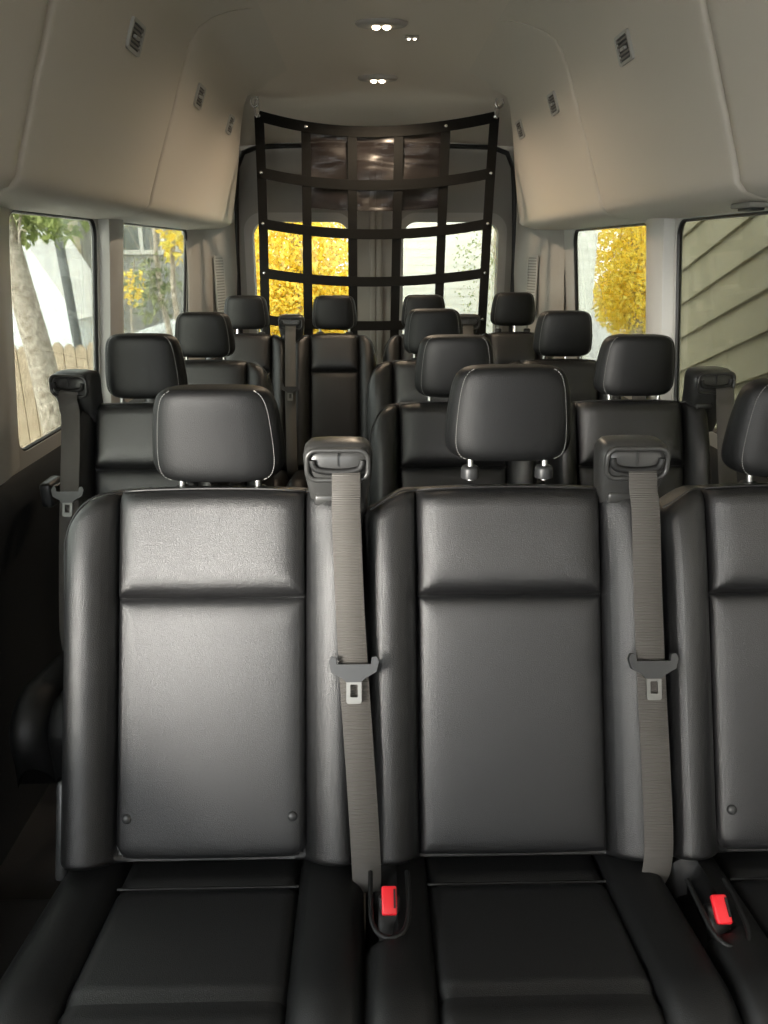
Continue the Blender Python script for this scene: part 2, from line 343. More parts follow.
# ================================================================= SEATS
def sstep(a, b, x):
    t = max(0, min(1, (x - a) / (b - a))); return t * t * (3 - 2 * t)
def seat(loc, name, label, group, hw=.25, pw=.153, lean=22.2, L=.622, hs=.442, left='valley', right='valley', hi=True, hx=0, hz=0, htilt=0, guide=None, buttons=False, belt=None, hw_head=.1035, hh=.178, turn=0, buckle=None, cush=True, dz=0, pocket=False):
    """one passenger seat. loc = (x, y of hinge). Local z=0 is the floor. guide=+1/-1 side of belt guide"""
    root = empty(name, (loc[0], loc[1], FZ), turn); tag(root, label, 'seat', group)
    la = math.radians(lean); sn, cs = math.sin(la), math.cos(la); zh = .358 - FZ + dz
    def B(x, h, n): return Vector((x, h * sn - n * cs, zh + h * cs + n * sn))
    def htop(x):
        ax = abs(x); side = left if x < 0 else right; h = L - .004 * (x / pw) ** 2 if ax < pw else L - .004
        if ax > pw:
            u = (ax - pw) / (hw - pw)
            if side == 'valley': h -= .036 * sstep(.15, 1, u)
            elif side == 'flat': h -= .028 * sstep(.7, 1, u)
            else: h -= .012 * u + .125 * (1 - math.sqrt(max(0, 1 - max(0, (u - .05) / .95) ** 2.6)))
        return h
    hb = .0
    def Nf(x, h):
        ax = abs(x)
        # distance inside the two centre panels
        def sd(x0, h0, h1, r):                       # rounded box, negative inside
            qx = ax - (x0 - r); qh = abs(h - (h0 + h1) / 2) - ((h1 - h0) / 2 - r)
            return math.hypot(max(qx, 0), max(qh, 0)) + min(max(qx, qh), 0) - r
        d1 = sd(pw, .012, hs, (.030 if buttons else .006) if (h < .2) else .001); d2 = sd(pw, hs, L + .2, .001)
        n = 0
        if d1 < 0: n = .011 * (1 - math.exp(d1 / .013)) + .006 * math.cos(x / pw * 1.4)
        elif d2 < 0: n = .024 * (1 - math.exp(d2 / .016)) * (1 if ax < pw - .03 else 1) + .004
        else: n = .010 * (1 - math.exp(-min(d1, d2) / .010))
        n -= .007 * math.exp(-(min(abs(d1), abs(d2)) / .0035) ** 2)
        if ax > pw:
            u = (ax - pw) / (hw - pw); side = left if x < 0 else right
            n += .036 * math.sin(math.pi * min(1, u * (1.0 if side == 'round' else .9))) ** .85 * (1 - .55 * sstep(L - .16, L, h))
        return n
    gx = sorted(set([round(sg * v, 5) for sg in (-1, 1) for v in [0, pw, pw - .002, pw - .005, pw - .010, pw - .018, pw - .03, pw + .002, pw + .005, pw + .010, pw + .018, hw, hw - .0008, hw - .003, hw - .007, hw - .014, hw - .022, hw - .032] + [pw * i / (14 if hi else 6) for i in range(14 if hi else 6)] + [pw + (hw - pw) * i / (9 if hi else 6) for i in range(1, 9 if hi else 6)]]))
    hv = [.0, .0008, .003, .007, .013, .020, .008, .012, .016, .026, .033, .04, .05, .065] + [.09 + (hs - .13) * i / (16 if hi else 7) for i in range(1, 17 if hi else 8)] + [hs - .028, hs - .018, hs - .01, hs - .005, hs - .002, hs, hs + .002, hs + .005, hs + .010, hs + .018, hs + .03] + [hs + .045 + (L - .05 - hs - .045) * i / 8 for i in range(8)] + [L - .045, L - .03, L - .02, L - .012, L - .006, L - .002, L - .0005, L]
    hv = sorted(set(hv))
    bm = bmesh.new(); nm = -.045; F = []; K = []
    for h_ in hv:
        rf = []; rk = []
        for x in gx:
            ht = htop(x); h = h_ if h_ < .3 else .3 + (h_ - .3) * (ht - .3) / (L - .3)
            es = min(1, (hw - abs(x)) / .030); eb = min(1, h / .02); et = min(1, (ht - h) / .034)
            E = math.sqrt(max(0, 1 - (1 - es) ** 2.2)) * math.sqrt(max(0, 1 - (1 - eb) ** 2)) * math.sqrt(max(0, 1 - (1 - et) ** 2))
            nf = nm + (Nf(x, h) - nm) * E; nb = nm + (-.10 - nm) * E
            rf.append(bm.verts.new(B(x, h, nf))); rk.append(bm.verts.new(B(x, h, nb)))
        F.append(rf); K.append(rk)
    for j in range(len(hv) - 1):
        for i in range(len(gx) - 1):
            f = bm.faces.new((F[j][i], F[j][i + 1], F[j + 1][i + 1], F[j + 1][i]))
            if abs(gx[i] + gx[i + 1]) / 2 < pw and .012 < (hv[j] + hv[j + 1]) / 2 < hs: f.material_index = 1
            bm.faces.new((K[j][i], K[j + 1][i], K[j + 1][i + 1], K[j][i + 1]))
    bmesh.ops.remove_doubles(bm, verts=bm.verts[:], dist=.00002)
    back = obj('backrest', bm, [M['leather'], M['insert']], root)
    # piping along the shoulder seam
    bm = bmesh.new(); pts = []
    xs = [-hw + .006 + (2 * hw - .012) * i / 60 for i in range(61)]
    if left == 'round': pts += [B(-hw + .004, h, -.012) for h in (.06, .12, .2, .28, .36, .42)]
    for x in xs:
        if left != 'round' and x < -hw + .01: continue
        h = htop(x) - .009; E = .62; pts.append(B(x, h, nm + (Nf(x, h - .03) - nm) * .70 + .002))
    tube(bm, pts, .0017, 5)
    obj('piping', bm, M['piping'], back)
    if buttons:
        for x in (-pw + .022, pw - .022):
            bm = bmesh.new(); bmesh.ops.create_uvsphere(bm, u_segments=12, v_segments=8, radius=.0085)
            for v in bm.verts: v.co = B(x + v.co.x, .083 + v.co.y, Nf(x, .083) + v.co.z * .7)
            tag(obj('anchor_button', bm, M['plastic'], back))
    # seat cushion
    if cush:
        bm = bmesh.new(); path = []
        for i in range(24): y = .05 - .30 * i / 23; path.append((y, .335 - FZ + dz + (-y) * .13, 0, 1))
        y0, z0 = path[-1][0], path[-1][1]
        for i in range(1, 9): a = math.radians(97 * i / 8); path.append((y0 - .085 * math.sin(a), z0 - .075 * (1 - math.cos(a)), a, 1))
        path.append((path[-1][0] + .01, path[-1][1] - .09, 0, 1))
        cw = hw - .002; cp = pw - .012
        cx = sorted(set([round(sg * v, 5) for sg in (-1, 1) for v in [0, cp, cp - .003, cp - .008, cp - .02, cp + .003, cp + .008, cp + .02, cw, cw - .001, cw - .005, cw - .012, cw - .022] + [cp * i / 6 for i in range(6)] + [cp + (cw - cp) * i / 6 for i in range(1, 6)]]))
        ins = []
        for pi_, p in enumerate(path):
            row = []
            for x in cx:
                ax = abs(x); wid = 1 + .10 * max(0, -p[0]); d = ax - cp
                n = .008 * (1 - math.exp(-abs(d) / .01)) - .006 * math.exp(-(d / .004) ** 2)
                if d > 0: n += .020 * math.sin(math.pi * min(1, d / (cw - cp) * .9))
                e = min(1, (cw - ax) / .03); n -= .04 * (1 - math.sqrt(max(0, 1 - (1 - e) ** 2)))
                if ax < cp + .001 and pi_ in (6, 23): n -= .008
                if pocket and x < 0: n -= .055 * sstep(-cw + .052, -cw + .040, x) * sstep(-.165, -.145, p[0]) * sstep(.0, -.03, p[0])
                a = p[2]
                row.append(bm.verts.new(Vector((x * wid, p[0] - n * math.sin(a), p[1] + n * math.cos(a)))))
            ins.append(row)
        for j in range(len(ins) - 1):
            for i in range(len(cx) - 1):
                f = bm.faces.new((ins[j][i], ins[j + 1][i], ins[j + 1][i + 1], ins[j][i + 1]))
                if abs(cx[i] + cx[i + 1]) / 2 < cp and 6 <= j < 23: f.material_index = 1
        zb = path[-1][1] + .01; bot = [[bm.verts.new(Vector((v.co.x * .97, min(v.co.y, .05), zb - .02))) for v in (r[0], r[-1])] for r in ins]
        for j in range(len(ins) - 1):
            bm.faces.new((ins[j][0], bot[j][0], bot[j + 1][0], ins[j + 1][0])); bm.faces.new((ins[j][-1], ins[j + 1][-1], bot[j + 1][1], bot[j][1]))
            bm.faces.new((bot[j][0], bot[j][1], bot[j + 1][1], bot[j + 1][0]))
        cu = obj('seat_cushion', bm, [M['leather_plain'], M['insert']], root)
        bm = bmesh.new(); tube(bm, [ins_co + Vector((0, 0, .002)) for ins_co in [Vector((x * 1.01, path[6][0], path[6][1] + .001)) for x in (-cp, -cp / 2, 0, cp / 2, cp)]], .0022, 5)
        obj('piping', bm, M['black'], cu)
    # pedestal
    bm = bmesh.new()
    box(bm, (0, -.12, zh - .14), (hw * 1.7, .30, .03), bev=.008)
    for x in (-hw * .7, hw * .7):
        tube(bm, [(x, .02, zh - .14), (x, .06, .02)], .018, 10); tube(bm, [(x, -.22, zh - .14), (x, -.20, .02)], .018, 10)
        box(bm, (x, -.07, .012), (.05, .36, .024), bev=.005)
    obj('seat_base', bm, M['plastic'], root)
    # recliner cover
    for sg, sd_ in ((-1, left), (1, right)):
        if sd_ == 'round':
            bm = bmesh.new(); box(bm, (sg * (hw - .010), .045, zh + .05), (.018, .07, .16), Matrix.Rotation(-la, 3, 'X'), .007); obj('hinge_cover', bm, M['plastic'], root)
    # headrest
    hr = headrest(root, B, L + .012 + hz, hx, hw_head, hh, htilt, hi)
    if guide:
        belt_guide(root, B, guide, hw, pw, L, belt, Nf, hi)
    if buckle:
        buckle_(root, buckle)
    return root

def headrest(root, B, h0, hx, hw_, hh, tilt, hi):
    bm = bmesh.new(); NS = 44 if hi else 28; NR = 28 if hi else 18; n = 6.5; secs = []
    ct = Matrix.Rotation(tilt, 3, 'X')
    def S(th, ph):
        c, s = math.cos(th), math.sin(th); rr = abs(math.cos(ph)) ** (2 / n); hh_ = math.copysign(abs(math.sin(ph)) ** (2 / n), math.sin(ph))
        t = (hh_ + 1) / 2
        wx = hw_ * (1.02 - .15 * max(0, (t - .2) / .8) ** 1.8 - .03 * max(0, (.2 - t) / .2) ** 1.5)
        dp = .054 * (1 - .25 * t)
        x = wx * rr * math.copysign(abs(c) ** (2 / 4.6), c); y = dp * rr * math.copysign(abs(s) ** (2 / 2.9), s)
        # front (y<0) face bows; groove at stitch line
        y += .022 * (2 * t - 1) * -.2 + (.012 * (x / hw_) ** 2 if y < 0 else 0)
        g = abs(abs(x) / max(wx, 1e-6) - .86)
        if y < 0 and rr > .3: y += .0022 * math.exp(-(g / .02) ** 2)
        return ct @ Vector((x, y, (t - .5) * hh))
    base = B(hx, h0, -.052) + Vector((0, 0, hh / 2 + .006))
    for j in range(1, NR):
        hq = math.sin(math.pi / 2 * (2 * j / NR - 1)); ph = math.asin(math.copysign(abs(hq) ** (n / 2), hq))
        secs.append([base + S(2 * math.pi * k / NS, ph) for k in range(NS)])
    loft(bm, secs)
    o = obj('headrest', bm, M['leather_plain'], root)
    # stitching down both sides of the face
    m = 40 if hi else 24
    for sg in (-1, 1):
        bm = bmesh.new()
        def Q(tt):
            hh_ = -.95 + 1.92 * tt; ph = math.asin(math.copysign(abs(hh_) ** (n / 2), hh_)); c = .86 ** 2.3; th = -math.acos(c); th = th if sg > 0 else -math.pi - th
            return base + S(th, ph) + Vector((0, -.0014, 0))
        for k in range(m): tube(bm, [Q(k / m), Q((k + .62) / m)], .0007 if hi else .0009, 4)
        tag(obj('stitching', bm, M['thread'], o), 'pale grey stitching along one side of the headrest face')
    for sg in (-1, 1):
        bm = bmesh.new(); top = base + Vector((sg * .066, .0, -hh / 2 + .03)); bot = Vector((hx + sg * .066, 0, 0)) + (B(0, h0 - .035, -.052))
        tube(bm, [bot, top], .0058, 12); obj('headrest_post', bm, M['post'], o)
        bm = bmesh.new(); c = B(hx + sg * .066, h0 - .014, -.050); tube(bm, [c - Vector((0, 0, .016)), c, c + Vector((0, 0, .004)), c + Vector((0, 0, .006))], [.016, .016, .0145, .010], 18)
        obj('post_collar', bm, M['plastic'], root)
    return o

def belt_guide(root, B, sg, hw, pw, L, belt, Nf, hi):
    gx = belt.get('gx', .208) * sg; h0 = L - .048; W_ = .058; tw = belt.get('yaw', 0)
    R = Matrix.Rotation(tw, 3, 'Z')
    org = B(gx, h0, .0)
    def G(x, y, z): return org + R @ Vector((x, y, z))            # x across, y back, z up
    # body: lofted shell, wider at the top
    bm = bmesh.new(); secs = []
    for z, w, d, yo in ((-.05, .044, .030, .045), (-.01, .047, .034, .034), (.03, .050, .036, .022), (.065, .056, .036, .012), (.098, .058, .036, .012), (.112, .055, .033, .014), (.119, .047, .026, .018), (.122, .025, .012, .022)):
        secs.append([G(w * math.copysign(abs(math.cos(a)) ** .5, math.cos(a)), yo + d * math.copysign(abs(math.sin(a)) ** .5, math.sin(a)), z) for a in [2 * math.pi * (k + .5) / 28 for k in range(28)]])
    loft(bm, secs); g = obj('belt_guide', bm, M['bezel'], root)
    # raised bezel round the opening
    bm = bmesh.new(); tube(bm, [G(x, -.024 + .10 * (.08 - z) * .0, z) for x, z in rrect(-.050, .050, .062, .112, .016)], .0045, 8, True)
    obj('bezel', bm, M['bezel'], g)
    # slot: dark, upturned at both ends
    bm = bmesh.new(); tube(bm, catmull([G(-.041, -.025, .096), G(-.039, -.0255, .086), G(-.030, -.026, .079), G(0, -.026, .076), G(.030, -.026, .079), G(.039, -.0255, .086), G(.041, -.025, .096)], 4), .0058, 8)
    obj('slot', bm, M['black'], g)
    bm = bmesh.new(); box(bm, tuple(G(0, -.0245, .098)), (.0018, .006, .024)); obj('plate_seam', bm, M['bezel'], g)
    bm = bmesh.new(); box(bm, tuple(G(-.018, -.012, .025)), (.045, .012, .020), bev=.005); obj('release_tab', bm, M['bezel'], g)
    # belt
    x0, x1, x2 = [v * sg for v in belt.get('xs', (.222, .232, .252))]
    n0 = .058
    pts = [G(x0 - gx, -.018, .078), G(x0 - gx, -.034, .072), G(x0 - gx, -.042, .050), B(x0, L - .06, .066), B(x0 + (x1 - x0) * .4, L - .20, .062), B(x1, .30, .062), B(x1 + (x2 - x1) * .6, .15, .060), B(x2, .03, .052), B(x2, -.035, .012), B(x2 - sg * .01, -.06, -.04)]
    P = catmull(pts, 8)
    bm = bmesh.new(); ribbon(bm, P, .0465, .0022); b = obj('seat_belt', bm, M['webbing'], root)
    ht = belt.get('ht', .315)
    xt = x0 + (x1 - x0) * min(1, (L - ht) / (L - .30)); 
    # latch tongue
    bm = bmesh.new(); O = lambda x, h, n=0: B(xt + x, ht + h, .068 + n)
    outer = [(-.036, .020), (-.040, .012), (-.036, -.004), (-.018, -.014), (-.012, -.020), (.012, -.020), (.018, -.014), (.036, -.004), (.040, .012), (.036, .020), (.029, .019), (.027, .008), (-.027, .008), (-.029, .019)]
    plate(bm, outer, [], .009, lambda u, v, w: O(u, v, w - .001))
    t = obj('latch_tongue', bm, M['plastic'], b)
    bm = bmesh.new(); plate(bm, rrect(-.012, .012, -.054, -.012, .004), [rrect(-.006, .006, -.044, -.024, .002)], .003, lambda u, v, w: O(u, v, w + .003)); tag(obj('latch_plate', bm, M['latch'], b), 'bright steel latch plate with a square hole')
    # free edge of the belt doubled under the tongue
    return g

def buckle_(root, p):
    x, y, z = p; z -= FZ
    R = Matrix.Rotation(math.radians(-38), 3, 'X')
    bm = bmesh.new(); c = Vector((x, y, z)); box(bm, tuple(c + R @ Vector((0, 0, -.03))), (.034, .026, .075), R, .005); 
    b = obj('buckle', bm, M['black'], root)
    # the face looks up and forward to the passenger
    R2 = Matrix.Rotation(math.radians(35), 3, 'X')
    bm = bmesh.new(); box(bm, tuple(c + Vector((0, -.012, .012))), (.023, .040, .012), R2, .003); tag(obj('release_button', bm, M['red'], b), 'red push button')
    bm = bmesh.new(); box(bm, tuple(c + Vector((.008, -.014, .018))), (.003, .026, .004), R2); obj('tongue_slot', bm, M['black'], b)
    bm = bmesh.new(); tube(bm, catmull([c + Vector(q) for q in ((-.028, .045, .012), (-.028, .0, .010), (-.026, -.045, .006), (-.012, -.066, .002), (.012, -.066, .002), (.026, -.045, .006), (.030, .0, .010), (.030, .045, .012))], 5), .004, 8); obj('buckle_pocket', bm, M['leather_plain'], root)

G1 = 'front row passenger seats'; G2 = 'second row passenger seats'; G3 = 'third row passenger seats'; G4 = 'back row passenger seats'
seat((-.318, 1.02), 'passenger_seat', 'black leather seat at left of the nearest row, headrest pushed fully down', G1, L=.634, hw=.253, pw=.157, left='round', right='flat', guide=1, belt=dict(gx=.214, xs=(.228, .240, .256), ht=.33), hx=.004, hz=-.002, hh=.162, buttons=True, buckle=(.291, -.098, .380), hw_head=.113)
seat((.184, 1.02), 'passenger_seat', 'black leather seat in the middle of the nearest row, headrest raised on chrome posts', G1, L=.634, hw=.249, pw=.157, guide=1, right='flat', belt=dict(gx=.205, xs=(.213, .216, .223), ht=.33), hx=.009, hz=.031, hh=.163, buckle=(.282, -.125, .380), hw_head=.109, htilt=-.04, pocket=True)
seat((.682, 1.02), 'passenger_seat', 'black leather seat of the nearest row cut off by the right picture edge', G1, L=.634, hw=.249, pw=.157, right='round', hx=.010, hz=.0, hh=.168, buttons=True, hw_head=.109, pocket=True)
seat((-.625, 1.76), 'passenger_seat', 'single black leather seat by the left windows, second row, belt guide on its window shoulder', G2, dz=.020, hw=.205, pw=.132, left='flat', right='round', guide=-1, belt=dict(gx=.175, xs=(.170, .172, .170), ht=.37, yaw=-.25), hh=.165, hx=-.012, hi=True)
seat((.168, 1.76), 'passenger_seat', 'black second row seat, mostly hidden behind the raised middle headrest of the nearest row', G2, dz=.020, hw=.222, pw=.14, left='round', right='valley', hh=.160, hx=.01)
seat((.632, 1.76), 'passenger_seat', 'black second row seat by the right window, its belt guide against the boarded wall', G2, dz=.022, hw=.212, pw=.14, right='flat', guide=1, belt=dict(gx=.203, xs=(.223, .226, .228), ht=.25, yaw=.15), hh=.158, hx=.028)
seat((-.61, 2.50), 'passenger_seat', 'single black leather seat by the left windows in the third row', G3, dz=.03, hw=.225, pw=.135, left='flat', right='round', hi=False, hh=.155, hx=-.018)
seat((.172, 2.50), 'passenger_seat', 'black third row seat right of the aisle, headrest overlapping the back row headrest', G3, dz=.03, hw=.23, pw=.135, left='round', right='valley', hi=False, hh=.158, hz=.008, hx=.01)
seat((.625, 2.50), 'passenger_seat', 'black third row seat by the right wall, below the yellow tree window', G3, dz=.03, hw=.22, pw=.135, right='flat', hi=False, guide=1, belt=dict(gx=.255, xs=(.255, .255, .255)), hh=.158, hx=.022)
seat((-.59, 3.30), 'passenger_seat', 'leftmost black leather seat of the four in the back row', G4, dz=.04, hw=.190, pw=.108, left='round', right='valley', hi=False, guide=1, belt=dict(gx=.20, xs=(.20, .20, .205), ht=.35), hh=.147, hz=.012, hw_head=.1, hx=-.008)
seat((-.20, 3.30), 'passenger_seat', 'black back row seat directly in front of the left part of the net', G4, dz=.04, hw=.190, pw=.108, left='valley', right='round', hi=False, hh=.147, hz=.012, hw_head=.1)
seat((.205, 3.30), 'passenger_seat', 'black back row seat almost hidden behind the stacked middle headrests', G4, dz=.04, hw=.190, pw=.108, left='round', right='valley', hi=False, guide=1, belt=dict(gx=.19, xs=(.19, .19, .19)), hh=.147, hz=.015, hw_head=.1)
seat((.604, 3.30), 'passenger_seat', 'rightmost black leather seat of the back row, headrest raised on bright posts', G4, dz=.045, hw=.190, pw=.108, left='valley', right='round', hi=False, hh=.147, hz=.020, hw_head=.1, hx=.008)

# ================================================================= CARGO NET
NY = 3.92
net = tag(empty('cargo_net', (0, NY, 1.2)), 'black webbing net hanging behind the back row in front of the rear doors', 'net')
Zc, c18, s18 = 1.32, math.cos(math.radians(18.758)), math.sin(math.radians(18.758))
cols = [(-.539, -.556), (-.33, -.347), (-.115, -.124), (.101, .083), (.317, .302), (.541, .512)]     # x at top, x at bottom
rows = [1.868, 1.635, 1.415, 1.193, .978, .76]
def net_pt(u, v):
    """u 0..5 across, v 0..5 down: the top edge sags between the hooks, the net narrows downwards"""
    i = min(int(u), 4); f = u - i; a = v / 5
    xt = cols[i][0] + (cols[i + 1][0] - cols[i][0]) * f; xb = cols[i][1] + (cols[i + 1][1] - cols[i][1]) * f
    j = min(int(v), 4); g = v - j
    z = rows[j] + (rows[j + 1] - rows[j]) * g
    c = ((u - 2.5) / 2.5) ** 2
    z += (c - .45) * (.060 * (1 - .10 * v))
    return Vector((xt + (xb - xt) * a, .02 * math.sin(u * 1.3 + v) + .03 * (1 - c), z - 1.2))
for j in range(6):
    bm = bmesh.new(); pts = [net_pt(u / 4, j) + Vector((0, -.002, 0)) for u in range(21)]
    ribbon(bm, pts, .046, .003, (0, 0, 1)); obj('horizontal_strap', bm, M['strap'], net, smooth=False)
for i in range(6):
    bm = bmesh.new(); pts = [net_pt(i, v / 4) + Vector((0, .002, 0)) for v in range(21)]
    ribbon(bm, pts, .044, .003, (1, 0, 0)); obj('vertical_strap', bm, M['strap'], net, smooth=False)
for i in range(6):
    for j in range(5):
        if i in (0, 5) or (j == 0 and i in (1, 4)):
            bm = bmesh.new(); p = net_pt(i, j); tube(bm, [p + Vector((0, -.004, 0)), p + Vector((0, -.007, 0)), p + Vector((0, -.009, 0))], [.007, .007, .003], 10); tag(obj('stud', bm, M['steel'], net), 'small bright metal stud')
# sheet of smoky vinyl in the upper centre of the net
bm = bmesh.new(); NU, NV = 40, 24; g = []
for side in (0, 1):
    gg = []
    for b in range(NV + 1):
        row = []
        for a in range(NU + 1):
            u = .9 + 3.2 * a / NU; v = .02 + 1.5 * b / NV
            p = net_pt(u, v); w = .004 * math.sin(a * .45 + b * .3) + .004 * math.sin(a * .22 - b * .5)
            row.append(bm.verts.new(p + Vector((0, .018 + w + side * .002, 0))))
        gg.append(row)
    g.append(gg)
for gg in g:
    for b in range(NV):
        for a in range(NU): bm.faces.new((gg[b][a], gg[b][a + 1], gg[b + 1][a + 1], gg[b + 1][a]))
for b in range(NV):
    for a in (0, NU): bm.faces.new((g[0][b][a], g[0][b + 1][a], g[1][b + 1][a], g[1][b][a]))
for a in range(NU):
    for b in (0, NV): bm.faces.new((g[0][b][a], g[0][b][a + 1], g[1][b][a + 1], g[1][b][a]))
tag(obj('vinyl_sheet', bm, M['film'], net), 'creased glossy smoke coloured sheet behind the straps')
# hooks
for sg, u in ((-1, 0), (1, 5)):
    p = net_pt(u, 0); top = Vector((p.x + sg * .012, p.y - .04, 1.985 - 1.2))
    bm = bmesh.new(); box(bm, tuple(top + Vector((0, 0, .0))), (.05, .03, .03), bev=.008); 
    h = obj('ceiling_bracket', bm, M['steel'], net)
    bm = bmesh.new(); tube(bm, [top + Vector((.017 * math.cos(a), 0, -.03 + .022 * math.sin(a))) for a in [2 * math.pi * k / 16 for k in range(16)]], .0045, 8, True); obj('ring', bm, M['steel'], h)
    bm = bmesh.new(); c = (top + p) / 2 + Vector((0, 0, -.01)); tube(bm, [c + Vector((.009 * math.cos(a), .0, .040 * math.sin(a))) for a in [2 * math.pi * k / 20 for k in range(20)]], .0035, 8, True); obj('snap_hook', bm, M['steel'], h)

# ================================================================= VENTS, LAMPS
def panel_vent(s, y, label):
    # sits on the sloping part of the side panel
    x, z = .620, 1.8175; a = Vector((.655 - .612, 0, 1.72 - 1.84)).normalized()
    root = empty('air_vent', (s * x, y, z)); tag(root, label, 'vent', 'air vents in the upper side panels')
    ax = Vector((s * a.x, 0, a.z)); ay = Vector((0, 1, 0)); n = Vector((-s * .94, 0, -.335)).normalized()
    n = ax.cross(ay); n = n if n.x * s < 0 else -n
    P = lambda u, v, w: ay * u + ax * v + n * w
    bm = bmesh.new(); plate(bm, rrect(-.052, .052, -.036, .036, .010, 4), [rrect(-.042, .042, -.028, .028, .006, 4)], .007, lambda u, v, w: P(u, v, w)); obj('vent_frame', bm, M['pillar'], root)
    bm = bmesh.new(); plate(bm, rrect(-.042, .042, -.028, .028, .006, 4), [], .002, lambda u, v, w: P(u, v, w)); obj('vent_back', bm, M['lower'], root)
    for v in (-.020, -.010, .010, .020):
        bm = bmesh.new(); plate(bm, [(-.041, v - .0022), (.041, v - .0022), (.041, v + .0022), (-.041, v + .0022)], [], .006, lambda u, q, w: P(u, q, w)); obj('louvre', bm, M['doortrim'], root)
    bm = bmesh.new(); plate(bm, rrect(-.016, .016, -.004, .004, .003, 3), [], .010, lambda u, v, w: P(u, v, w)); obj('adjuster', bm, M['pillar'], root)
for y, w in ((2.18, 'nearest'), (2.95, 'middle one'), (3.57, 'farthest')):
    panel_vent(-1, y, 'small grey louvred air vent in left upper panel, %s of its three' % w)
for y, w in ((2.26, 'nearest'), (3.06, 'middle one'), (3.68, 'farthest')):
    panel_vent(1, y, 'small grey louvred air vent in right upper panel, %s of its three' % w)
# tall louvred grilles in the rear pillars
for s, w in ((-1, 'left'), (1, 'right')):
    root = empty('pillar_grille', (s * .827, 4.255, 1.145)); tag(root, 'tall narrow grey louvred grille on the %s rear corner pillar' % w, 'grille', 'pillar grilles')
    d = Vector((-s * .085, .32, 0)).normalized(); n = Vector((-s * .32, -.085, 0)).normalized()
    P = lambda u, v, q: d * u + Vector((0, 0, v)) + n * q
    bm = bmesh.new(); plate(bm, rrect(-.06, .06, -.15, .15, .012, 4), [rrect(-.05, .05, -.14, .14, .008, 4)], .006, P); obj('grille_frame', bm, M['rearpillar'], root)
    bm = bmesh.new(); plate(bm, rrect(-.05, .05, -.14, .14, .008, 4), [], .002, P); obj('grille_back', bm, M['doortrim'], root)
    for i in range(19):
        bm = bmesh.new(); v = -.13 + .26 * i / 18; plate(bm, [(-.05, v - .0042), (.05, v - .0042), (.05, v + .0042), (-.05, v + .0042)], [], .006, P); obj('louvre', bm, M['rearpillar'], root)
# ceiling lamps
for y, e, w in ((2.86, 5.0, 'bright twin ceiling lamp nearer the camera'), (3.66, 10, 'bright twin ceiling lamp just in front of the net')):
    zc = 2.018 - (.0 if y < 3.55 else .15 * ((y - 3.55) / .9) ** 1.5)
    root = empty('ceiling_lamp', (0, y, zc)); tag(root, w, 'lamp', 'ceiling lamps')
    bm = bmesh.new(); secs = []
    for z, r in ((.004, 1.0), (-.006, 1.0), (-.012, .92), (-.014, .80)):
        secs.append([Vector((.085 * r * math.cos(a), .045 * r * math.sin(a), z)) for a in [2 * math.pi * k / 32 for k in range(32)]])
    loft(bm, secs); obj('lamp_housing', bm, M['lamp_body'], root)
    for sx in (-.017, .017):
        bm = bmesh.new(); tube(bm, [Vector((sx, 0, -.012)), Vector((sx, 0, -.018)), Vector((sx, 0, -.021))], [.012, .012, .006], 14); obj('lens', bm, M['lens'], root)
    li = bpy.data.lights.new('lamp_light', 'SPOT'); li.spot_size = math.radians(165); li.spot_blend = .6; li.energy = e; li.color = (1, .78, .55); li.shadow_soft_size = .03
    lo = bpy.data.objects.new('lamp_light', li); COL.objects.link(lo); lo.location = (0, 0, -.045); lo.parent = root
root = empty('lamp_reflection', (.107, 3.02, 2.014)); tag(root, 'tiny pair of dim glowing dots, reflection of the nearer ceiling lamp', 'lamp')  # reflection of the nearer ceiling lamp, built as glowing dots with an added housing
bm = bmesh.new(); box(bm, (0, 0, -.002), (.05, .022, .008), bev=.003); obj('lamp_housing', bm, M['lamp_body'], root)
for sx in (-.010, .010):
    bm = bmesh.new(); tube(bm, [Vector((sx, 0, -.005)), Vector((sx, 0, -.009))], .005, 10); obj('lens', bm, M['lampglint'], root)
# slotted hook under the right panel
root = empty('coat_hook', (.83, 1.88, 1.422)); tag(root, 'small folded dark coat hook under the right panel above the boarded wall view', 'hook')
bm = bmesh.new(); box(bm, (0, 0, -.004), (.055, .10, .012), bev=.004); obj('hook_base', bm, M['doortrim'], root)
bm = bmesh.new(); box(bm, (0, 0, -.012), (.032, .07, .008), bev=.003); obj('hook_flap', bm, M['plastic'], root)
# seat belt reel loop on the left wall under the window
root = empty('wall_buckle', (-.925, 2.02, .70)); tag(root, 'black belt catch on the dark left wall below the window sill', 'buckle')
bm = bmesh.new(); box(bm, (.012, 0, 0), (.035, .09, .07), bev=.012, seg=3); obj('cover', bm, M['plastic'], root)
bm = bmesh.new(); tube(bm, [Vector((.03, -.03, .02)), Vector((.045, 0, .024)), Vector((.03, .03, .02))], .005, 8); obj('strap_loop', bm, M['bezel'], root)
# sliding door step on the left
bm = bmesh.new(); box(bm, (-.80, .78, FZ + .02), (.26, 1.2, .04), bev=.008); tag(obj('door_step', bm, M['floor']), 'black ribbed step edge at the lower left, beside the nearest row', 'step')

